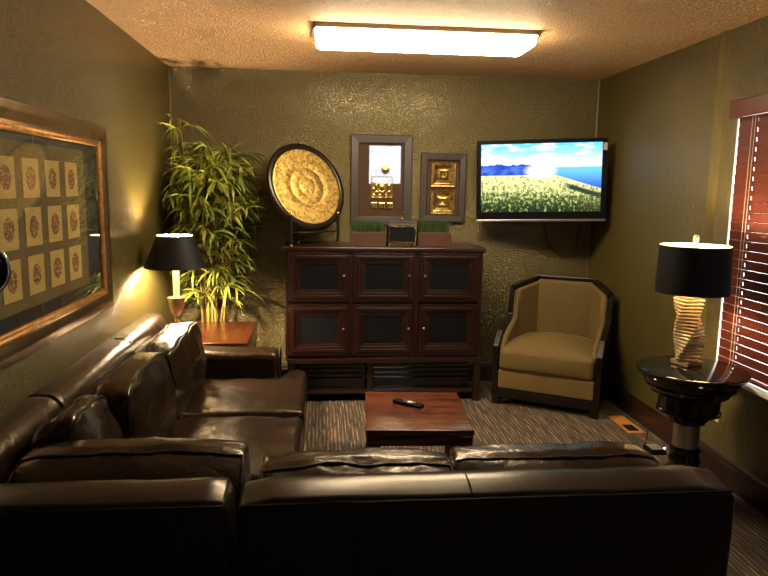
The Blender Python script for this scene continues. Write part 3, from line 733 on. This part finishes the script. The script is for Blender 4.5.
# ------------------------------------------------------------------ armchair
ac = thing('armchair', 'gold velvet armchair with black wooden shell in the far right corner', 'armchair', (1.590, 4.440, 0), math.atan2(-.52, .855))
AW, AD, BC, BD = .385, .43, .225, .685
th = .040
side = [(0, .06), (0, .440), (.10, .540), (.235, .585), (.365, .622), (.425, .838), (AD, .838), (AD, .06)]
for s_ in (-1, 1):
    MB().prism(side, lambda p, q, t, s_=s_: (s_*(AW-t), p, q), 0, th).build('side_panel', M['blackwood'], ac, local=True, bevel=.005)
    # chamfered wing
    def wing(p, q, t, s_=s_):
        A_ = Vector((s_*AW, AD, 0)); B_ = Vector((s_*BC, BD, 0)); d_ = (B_-A_); nrm = Vector((-d_.y*s_, d_.x*s_, 0)).normalized()
        if nrm.y > 0: nrm = -nrm
        o_ = A_+d_*p+nrm*t; return (o_.x, o_.y, q)
    MB().prism([(0, .06), (1, .06), (1, .902), (0, .838)], wing, 0, th).build('wing', M['blackwood'], ac, local=True, bevel=.004)
    MB().prism([(.02, .30), (.98, .30), (.98, .872), (.06, .812)], wing, th, th+.045).build('wing_upholstery', M['velvet'], ac, local=True, bevel=.012, smooth=.9)
    inn = [(.04, .18), (.04, .42), (.11, .505), (.24, .555), (.355, .592), (.400, .80), (AD-.005, .80), (AD-.005, .18)]
    MB().prism(inn, lambda p, q, t, s_=s_: (s_*(AW-t), p, q), th, th+.040).build('arm_upholstery', M['velvet'], ac, local=True, bevel=.012, smooth=.9)
    MB().prism([(0, 0), (.045, 0), (.05, .06), (0, .06)], lambda p, q, t, s_=s_: (s_*(AW-.004-t), p+.006, q), 0, .055).build('leg', M['blackwood'], ac, local=True, bevel=.003)
    MB().prism([(0, 0), (.045, 0), (.05, .06), (0, .06)], lambda p, q, t, s_=s_: (s_*(BC-t+.02), BD-.06+p, q), 0, .05).build('leg', M['blackwood'], ac, local=True, bevel=.003)
MB().box(-BC, BC, BD-th, BD, .06, .902).build('back_panel', M['blackwood'], ac, local=True, bevel=.004)
MB().rbox(-BC+.010, BC-.010, BD-th-.075, BD-th, .28, .876, .025, 4, seg=3, fn=lambda p, q: p+Vector((0, -.012*(1-q.x**2)*(1-q.z**2), 0))).build('back_upholstery', M['velvet'], ac, local=True, smooth=PI)
MB().cbox(-AW+.035, AW-.035, .004, .60, .055, .122, .005).build('seat_rail', M['blackwood'], ac, local=True)
MB().rbox(-AW+.042, AW-.042, .006, .58, .125, .262, .012, 4, seg=2).build('seat_base', M['velvet'], ac, local=True, smooth=PI)
def fnc(p, q):
    f = (1-min(1, abs(q.x))**2.4)*(1-min(1, abs(q.y))**3)
    p = p.copy()
    if q.y > .1:                                       # back corners follow the chamfered shell
        lim = AW-.09-max(0, p.y-.38)*.62; p.x = max(-lim, min(lim, p.x))
    p.z += max(0, q.z)*.075*f; p.y -= .014*(1-q.z**2)*(1-q.x**2)*(1 if q.y < 0 else 0)
    return p+Vector((0, wr(p, .004, 6, 3), max(0, q.z)*(wr(p, .010, 5, 2)+crease(p, .012, 9, 5))))
MB().rbox(-AW+.044, AW-.044, -.004, .575, .258, .428, .040, fn=fnc, seg=4, div=(12, 12, 3)).build('seat_cushion', M['velvet'], ac, local=True, smooth=PI)

# ------------------------------------------------------------------ round pedestal table with lamp
tx, ty, tz = 1.860, 3.07, .698
rtb = thing('pedestal_table', 'round black lacquer pedestal table with stepped rings by the window', 'side table', (tx, ty, 0))
MB().lathe([(0.0000, 0.670), (0.2494, 0.670), (0.2599, 0.674), (0.2642, 0.682), (0.2642, 0.688), (0.2599, 0.695), (0.2520, tz), (0.0000, tz)], tx, ty, 0, 72, cap=False).build('tabletop', M['blackgloss'], rtb, smooth=.5)
MB().lathe([(0.0000, 0.670), (0.2305, 0.670), (0.2339, 0.658), (0.2253, 0.632), (0.2167, 0.622), (0.2167, 0.612), (0.2090, 0.608), (0.2030, 0.598), (0.1840, 0.584), (0.1840, 0.574), (0.1686, 0.570), (0.1462, 0.566), (0.1445, 0.488), (0.1514, 0.484), (0.1514, 0.474), (0.1290, 0.466), (0.1032, 0.458), (0.0963, 0.448), (0.0963, 0.438), (0.0843, 0.432), (0.0843, 0.418), (0.0757, 0.414), (0.0000, 0.414)], tx, ty, 0, 64, cap=False).build('stepped_collar', M['blackgloss'], rtb, smooth=.5)
MB().lathe([(0.0000, 0.416), (0.0636, 0.416), (0.0622, 0.358), (0.0636, 0.290), (0.0000, 0.290)], tx, ty, 0, 48, cap=False).build('neck', M['silver'], rtb, smooth=.5)
MB().lathe([(0.0000, 0.292), (0.0720, 0.292), (0.0752, 0.280), (0.0752, 0.262), (0.0688, 0.256), (0.0720, 0.235), (0.0784, 0.222), (0.0784, 0.212), (0.0720, 0.206), (0.0752, 0.175), (0.0864, 0.165), (0.0864, 0.155), (0.0800, 0.150), (0.0832, 0.130), (0.1280, 0.118), (0.1320, 0.108), (0.1320, 0.080), (0.1400, 0.070), (0.1440, 0.050), (0.1440, 0.000), (0.0000, 0.000)], tx, ty, 0, 64, cap=False).build('base', M['blackgloss'], rtb, smooth=.5)

lx, ly = 1.868, 3.135
lr = thing('table_lamp', 'table lamp with twisted stacked champagne base and black drum shade, on round pedestal table', 'lamp', (lx, ly, tz))
MB().cbox(lx-.056, lx+.056, ly-.056, ly+.056, tz, tz+.024, .006, m=Matrix.Translation((lx, ly, 0)) @ Matrix.Rotation(.35, 4, 'Z') @ Matrix.Translation((-lx, -ly, 0))).build('plinth', M['copper'], lr)
tw = MB(); NS = 19
for i in range(NS):
    f_i = i/(NS-1); z0 = tz+.027+i*.0178
    sway = .010*math.sin(f_i*PI*1.6+.5)
    mt = Matrix.Translation((lx-.005+sway, ly, 0)) @ Matrix.Rotation(-.5+f_i*2.3, 4, 'Z')
    tw.rbox(-.054, .054, -.054, .054, z0, z0+.0128, .0050, 1, m=mt, seg=3)
tw.lathe([(.036, tz+.026), (.036, tz+.36)], lx, ly, 0, 20)
tw.build('twisted_body', M['twist'], lr, smooth=.9)
MB().lathe([(.012, 0), (.012, .05), (.016, .055), (.016, .10), (.006, .105), (.006, .12)], lx, ly, tz+.365, 16).build('socket', M['brass'], lr, smooth=.7)
MB().lathe([(0, .545), (.014, .549), (.016, .555), (.028, .572), (.030, .588), (.022, .604), (0, .612)], lx+.004, ly, tz-.06, 24, cap=False).build('bulb', M['bulb_soft'], lr, smooth=PI)
def shade(par, cx, cy, z0, z1, r0, r1, name='shade'):
    o_ = MB().lathe([(r0, z0), (r1, z1)], cx, cy, 0, 64, cap=False).lathe([(r0, z0), (r0-.003, z0)], cx, cy, 0, 64, cap=False).lathe([(r1, z1), (r1-.003, z1)], cx, cy, 0, 64, cap=False).build(name, M['shade'], par, smooth=.7)
    MB().lathe([(r0-.003, z0), (r1-.003, z1)], cx, cy, 0, 64, cap=False).build('lining', M['shade_in'], o_, smooth=.7)
    sp_ = MB()
    for k_ in range(3):
        a_ = k_*2*PI/3+.4; sp_.tube([(cx, cy, z1-.012), (cx+(r1-.004)*math.cos(a_), cy+(r1-.004)*math.sin(a_), z1-.006)], .0018, 5)
    sp_.build('spider', M['brass'], o_)
    return o_
shade(lr, lx-.004, ly, 1.070, 1.308, .174, .168)
MB().lathe([(.006, 0), (.010, .004), (.010, .012), (.013, .016), (.013, .040), (.010, .046), (0, .048)], lx-.004, ly, 1.314, 14).build('finial', M['ivory'], lr, smooth=.7)

# ------------------------------------------------------------------ end table, lamp, bamboo on the left
et = thing('end_table', 'amber wood end table between sofa arm and back left corner', 'side table', (-.75, 4.42, 0))
ex0, ex1, ey0, ey1, ez = -1.09, -.452, 4.095, 4.77, .60
MB().rbox(ex0, ex1, ey0, ey1, ez-.03, ez, .005, 1, seg=2).build('tabletop', M['orange_wood'], et, smooth=.6)
MB().box(ex0+.02, ex1-.02, ey0+.02, ey0+.04, ez-.11, ez-.03).box(ex0+.02, ex1-.02, ey1-.04, ey1-.02, ez-.11, ez-.03).box(ex0+.02, ex0+.04, ey0+.04, ey1-.04, ez-.11, ez-.03).box(ex1-.03, ex1-.005, ey0+.005, ey1-.005, ez-.13, ez-.03).build('apron', M['darkwood'], et)
for xx in (ex0+.01, ex1-.06):
    for yy in (ey0+.01, ey1-.06): MB().cbox(xx, xx+.05, yy, yy+.05, 0, ez-.03, .003).build('leg', M['darkwood'], et)
qx, qy = -.908, 4.25
ll = thing('table_lamp', 'lit table lamp with tapered black shade, on the end table by the bamboo', 'lamp', (qx, qy, ez))
MB().lathe([(.0, 0), (.075, 0), (.075, .012), (.05, .022), (.022, .032), (.015, .06), (.014, .10), (.020, .115), (.014, .13), (.016, .15)], qx, qy, ez, 36, cap=False).build('lamp_base', M['copper'], ll, smooth=.7)
MB().lathe([(.0, .145), (.020, .145), (.036, .170), (.046, .205), (.050, .245), (.056, .256), (.056, .264), (.044, .266), (.0, .262)], qx, qy, ez, 36, cap=False).build('cup', M['copper'], ll, smooth=.6)
MB().lathe([(.0, .262), (.020, .262), (.020, .46), (.012, .466), (.012, .49), (0, .49)], qx, qy, ez, 24, cap=False).build('candle_tube', M['candle'], ll, smooth=.6)
MB().lathe([(0, .488), (.014, .492), (.016, .505), (.028, .53), (.030, .548), (.022, .568), (0, .578)], qx, qy, ez, 24, cap=False).build('bulb', M['bulb'], ll, smooth=PI)
shade(ll, qx, qy, 1.056, 1.256, .192, .110)

px_, py_ = -.815, 5.02
bp = thing('bamboo_plant', 'tall leafy potted bamboo plant behind the lit lamp in the back left corner', 'plant', (px_, py_, 0))
MB().lathe([(0, 0), (.10, 0), (.125, .05), (.150, .28), (.160, .30), (.160, .325), (.145, .33), (.135, .30), (0, .29)], px_, py_, 0, 40, cap=False).build('pot', M['pot'], bp, smooth=.7)
leaf = MB()
def add_leaf(p, d_, L, droop):
    d_ = d_.normalized(); sd = d_.cross(Vector((0, 0, 1)))
    if sd.length < .1: sd = Vector((1, 0, 0))
    sd = (sd.normalized()+Vector((0, 0, random.uniform(-.5, .5)))).normalized()
    W = L*random.uniform(.045, .072); vs = []; k = 5; q = Vector(p); dd = d_.copy(); prof_ = [.25, .9, 1.0, .75, .4, 0]
    pts = []
    for i in range(k+1):
        pts.append(q.copy()); dd = (dd+Vector((0, 0, -droop/k))).normalized(); q = q+dd*L/k
    for q_ in pts:
        if not (XL+.015 < q_.x < -.36 and q_.y < YB-.012): return
        if q_.z < .64: return
        if math.hypot(q_.x-qx, q_.y-qy) < .24 and q_.z < 1.34: return
        if q_.z < 1.16 and q_.x > -.30: return
    for i, q_ in enumerate(pts):
        w = W*prof_[i]; vs += [q_-sd*w, q_+Vector((0, 0, -w*.5)), q_+sd*w]
    fs = []
    for i in range(k): fs += [(i*3, i*3+1, i*3+4, i*3+3), (i*3+1, i*3+2, i*3+5, i*3+4)]
    leaf.add(vs, fs)
stems = []
for i in range(11):
    a = random.uniform(0, 2*PI); r0 = random.uniform(.01, .09)
    b0 = Vector((px_+r0*math.cos(a), py_+r0*math.sin(a)*.7, .29)); top = random.uniform(1.45, 2.0) if i else 2.03
    lean = Vector((random.uniform(-.16, .22), random.uniform(-.20, .06), 0))
    tip = b0+Vector((lean.x, lean.y, top-.29)); tip.x = max(XL+.06, min(-.52, tip.x)); tip.y = min(YB-.06, tip.y)
    pts = []
    for j in range(15):
        s_ = j/14; p = b0.lerp(tip, s_); p.x = b0.x+(tip.x-b0.x)*s_**1.7; p.y = b0.y+(tip.y-b0.y)*s_**1.7
        p += Vector((.006*math.sin(j*1.9+i), .006*math.cos(j*2.3+i), 0)) if 0 < j < 14 else Vector()
        pts.append(p)
    rr = [(.0085-.0055*j/14)*(1.18 if j % 2 else 1) for j in range(15)]
    MB().tube(pts, rr, 7).build('stem', M['cane'], bp, smooth=PI); stems.append(pts)
    # side branches carrying sprays of leaves
    nb = 32
    for k_ in range(nb):
        s_ = (random.uniform(.42, 1.0) if k_ < 20 else random.uniform(.85, 1.0)) if k_ > 2 else random.uniform(.26, .5)
        j = min(13, int(s_*14)); p = pts[j].lerp(pts[j+1], s_*14-j)
        a = random.uniform(0, 2*PI); el = random.uniform(.0, .7)
        d_ = Vector((math.cos(a)*math.cos(el), math.sin(a)*math.cos(el)-.15, math.sin(el)))
        prof_h = 1.0 if .75 < p.z < 1.75 else .7
        Lb = random.uniform(.07, .34)*prof_h; e_ = p+d_*Lb+Vector((0, 0, -.03*Lb/.2))
        e_.x = max(XL+.05, e_.x); e_.y = min(YB-.05, e_.y)
        if k_ % 2 == 0 and not (math.hypot(e_.x-qx, e_.y-qy) < .24 and e_.z < 1.3): leaf.tube([p, p.lerp(e_, .5)+Vector((0, 0, .01)), e_], .0014, 4)
        for q_ in range(random.randint(5, 7)):
            aa = a+random.uniform(-1.5, 1.5); ee = random.uniform(-.4, .75)
            add_leaf(p.lerp(e_, random.uniform(.55, 1)), Vector((math.cos(aa)*math.cos(ee), math.sin(aa)*math.cos(ee), math.sin(ee))), random.uniform(.11, .21), random.uniform(.5, 1.7))
leaf.build('foliage', M['leaf'], bp, smooth=.8)

# ------------------------------------------------------------------ large picture on the left wall
yc, zc = 2.557, 1.392
lm_ = Matrix.Translation((XL+.001, yc, zc)) @ Matrix.Rotation(PI/2, 4, 'Z')      # local x -> +y, local -y -> +x
lp = thing('framed_medallion_prints', 'large bronze framed picture of cream squares with rust medallions on the left wall', 'framed picture', (0, 0, 0), mat=lm_)
HW, HH = 1.035, .472
frame_mb(-HW, HW, -HH, HH, .1, [(0, 0), (0, .020), (.010, .034), (.035, .040), (.060, .030), (.078, .024), (.086, .028), (.086, 0)]).build('frame', M['goldframe'], lp, local=True, smooth=.7)
frame_mb(-HW+.084, HW-.084, -HH+.084, HH-.084, .03, [(0, 0), (0, .026), (.008, .028), (.016, .022), (.024, .024), (.030, .018), (.030, 0)]).build('inner_lip', M['giltlip'], lp, local=True, smooth=.7)
MB().box(-HW+.10, HW-.10, -.006, -.001, -HH+.10, HH-.10).build('backing', M['matdark'], lp, local=True)
MB().cbox(-.672, .745, -.0095, -.006, -.305, .327, .001).build('linen_mount', M['cloth'], lp, local=True)
for i in range(6):
    for j in range(3):
        cx_, cz_ = (i-2.5)*.2105+.045, .192-j*.187
        pr = MB().box(cx_-.073, cx_+.073, -.0115, -.0095, cz_-.075, cz_+.075).build('print', M['paper'], lp, local=True)
        k_ = random.random()
        pf_ = [(0, .0018), (.010, .0016), (.014, .0004), (.018, .0018), (.030, .0015), (.033, .0003), (.037, .0018), (.041+.003*k_, .0012), (.043+.003*k_, 0)]
        md = MB(); mt = Matrix.Translation((cx_, -.0115, cz_)) @ Matrix.Rotation(PI/2, 4, 'X') @ Matrix.Diagonal((.88+.1*k_, 1.0, 1, 1))
        md.lathe(pf_, n=28, cap=False, m=mt); md.build('medallion', M['medal'], pr, local=True, smooth=.8)
MB().box(.200, .203, -.0068, -.0058, .327, HH-.115).box(.200, .203, -.0068, -.0058, -HH+.115, -.305).build('hanging_thread', M['giltlip'], lp, local=True)
MB().box(-HW+.105, HW-.105, -.0165, -.0150, -HH+.105, HH-.105).build('glass', M['glass'], lp, local=True)

# ------------------------------------------------------------------ slim floor lamp at the left edge
fl = thing('floor_lamp', 'slim black floor lamp whose chrome-rimmed oval head peeks in at the left edge', 'lamp', (-.782, 1.25, 0))
MB().lathe([(0, 0), (.12, 0), (.12, .012), (.03, .025), (.012, .03), (0, .03)], -.782, 1.25, 0, 32, cap=False).build('base', M['blackiron'], fl, smooth=.6)
MB().tube([(-.782, 1.25, .025), (-.782, 1.25, 1.30), (-.762, 1.255, 1.39), (-.71, 1.26, 1.42), (-.65, 1.265, 1.42)], .009, 10).build('pole', M['blackiron'], fl, smooth=PI)
hm = Matrix.Translation((-.612, 1.28, 1.404)) @ Matrix.Rotation(.5, 4, 'Z') @ Matrix.Rotation(PI/2, 4, 'X') @ Matrix.Diagonal((.75, 1, 1, 1))
MB().lathe([(0, .02), (.03, .018), (.040, .005), (.042, -.012), (.036, -.02), (0, -.022)], n=32, m=hm, cap=False).build('head', M['blackgloss'], fl, smooth=.8)
MB().tube([hm @ Vector((.043*math.cos(i*PI/20), .043*math.sin(i*PI/20), .008)) for i in range(40)], .004, 8, closed=True).build('rim', M['chrome'], fl, smooth=PI)

# ------------------------------------------------------------------ light and camera
w = bpy.data.worlds.new('daylight'); SC.world = w; w.use_nodes = True
bg = w.node_tree.nodes['Background']; bg.inputs[0].default_value = (.86, .93, 1.0, 1); bg.inputs[1].default_value = 9.0

cam = bpy.data.cameras.new('camera'); co = bpy.data.objects.new('camera', cam); COL.objects.link(co)
yaw, pitch_, roll, F = .09697, .14851, .015283, 661.7
cyw, syw, cp, sp_ = math.cos(yaw), math.sin(yaw), math.cos(pitch_), math.sin(pitch_)
Fv = Vector((syw*cp, cyw*cp, -sp_)); Rv = Vector((cyw, -syw, 0)); Uv = Rv.cross(Fv)
R2 = Rv*math.cos(roll)+Uv*math.sin(roll); U2 = -Rv*math.sin(roll)+Uv*math.cos(roll)
co.matrix_world = Matrix(((R2.x, U2.x, -Fv.x, 0), (R2.y, U2.y, -Fv.y, 0), (R2.z, U2.z, -Fv.z, 1.563), (0, 0, 0, 1)))
cam.sensor_width = 36; cam.lens = F/768*36; cam.clip_start = .02
SC.camera = co
SC.view_settings.view_transform = 'Standard'; SC.view_settings.look = 'None'; SC.view_settings.gamma = 1; SC.view_settings.exposure = 0
SC.view_settings.use_curve_mapping = False
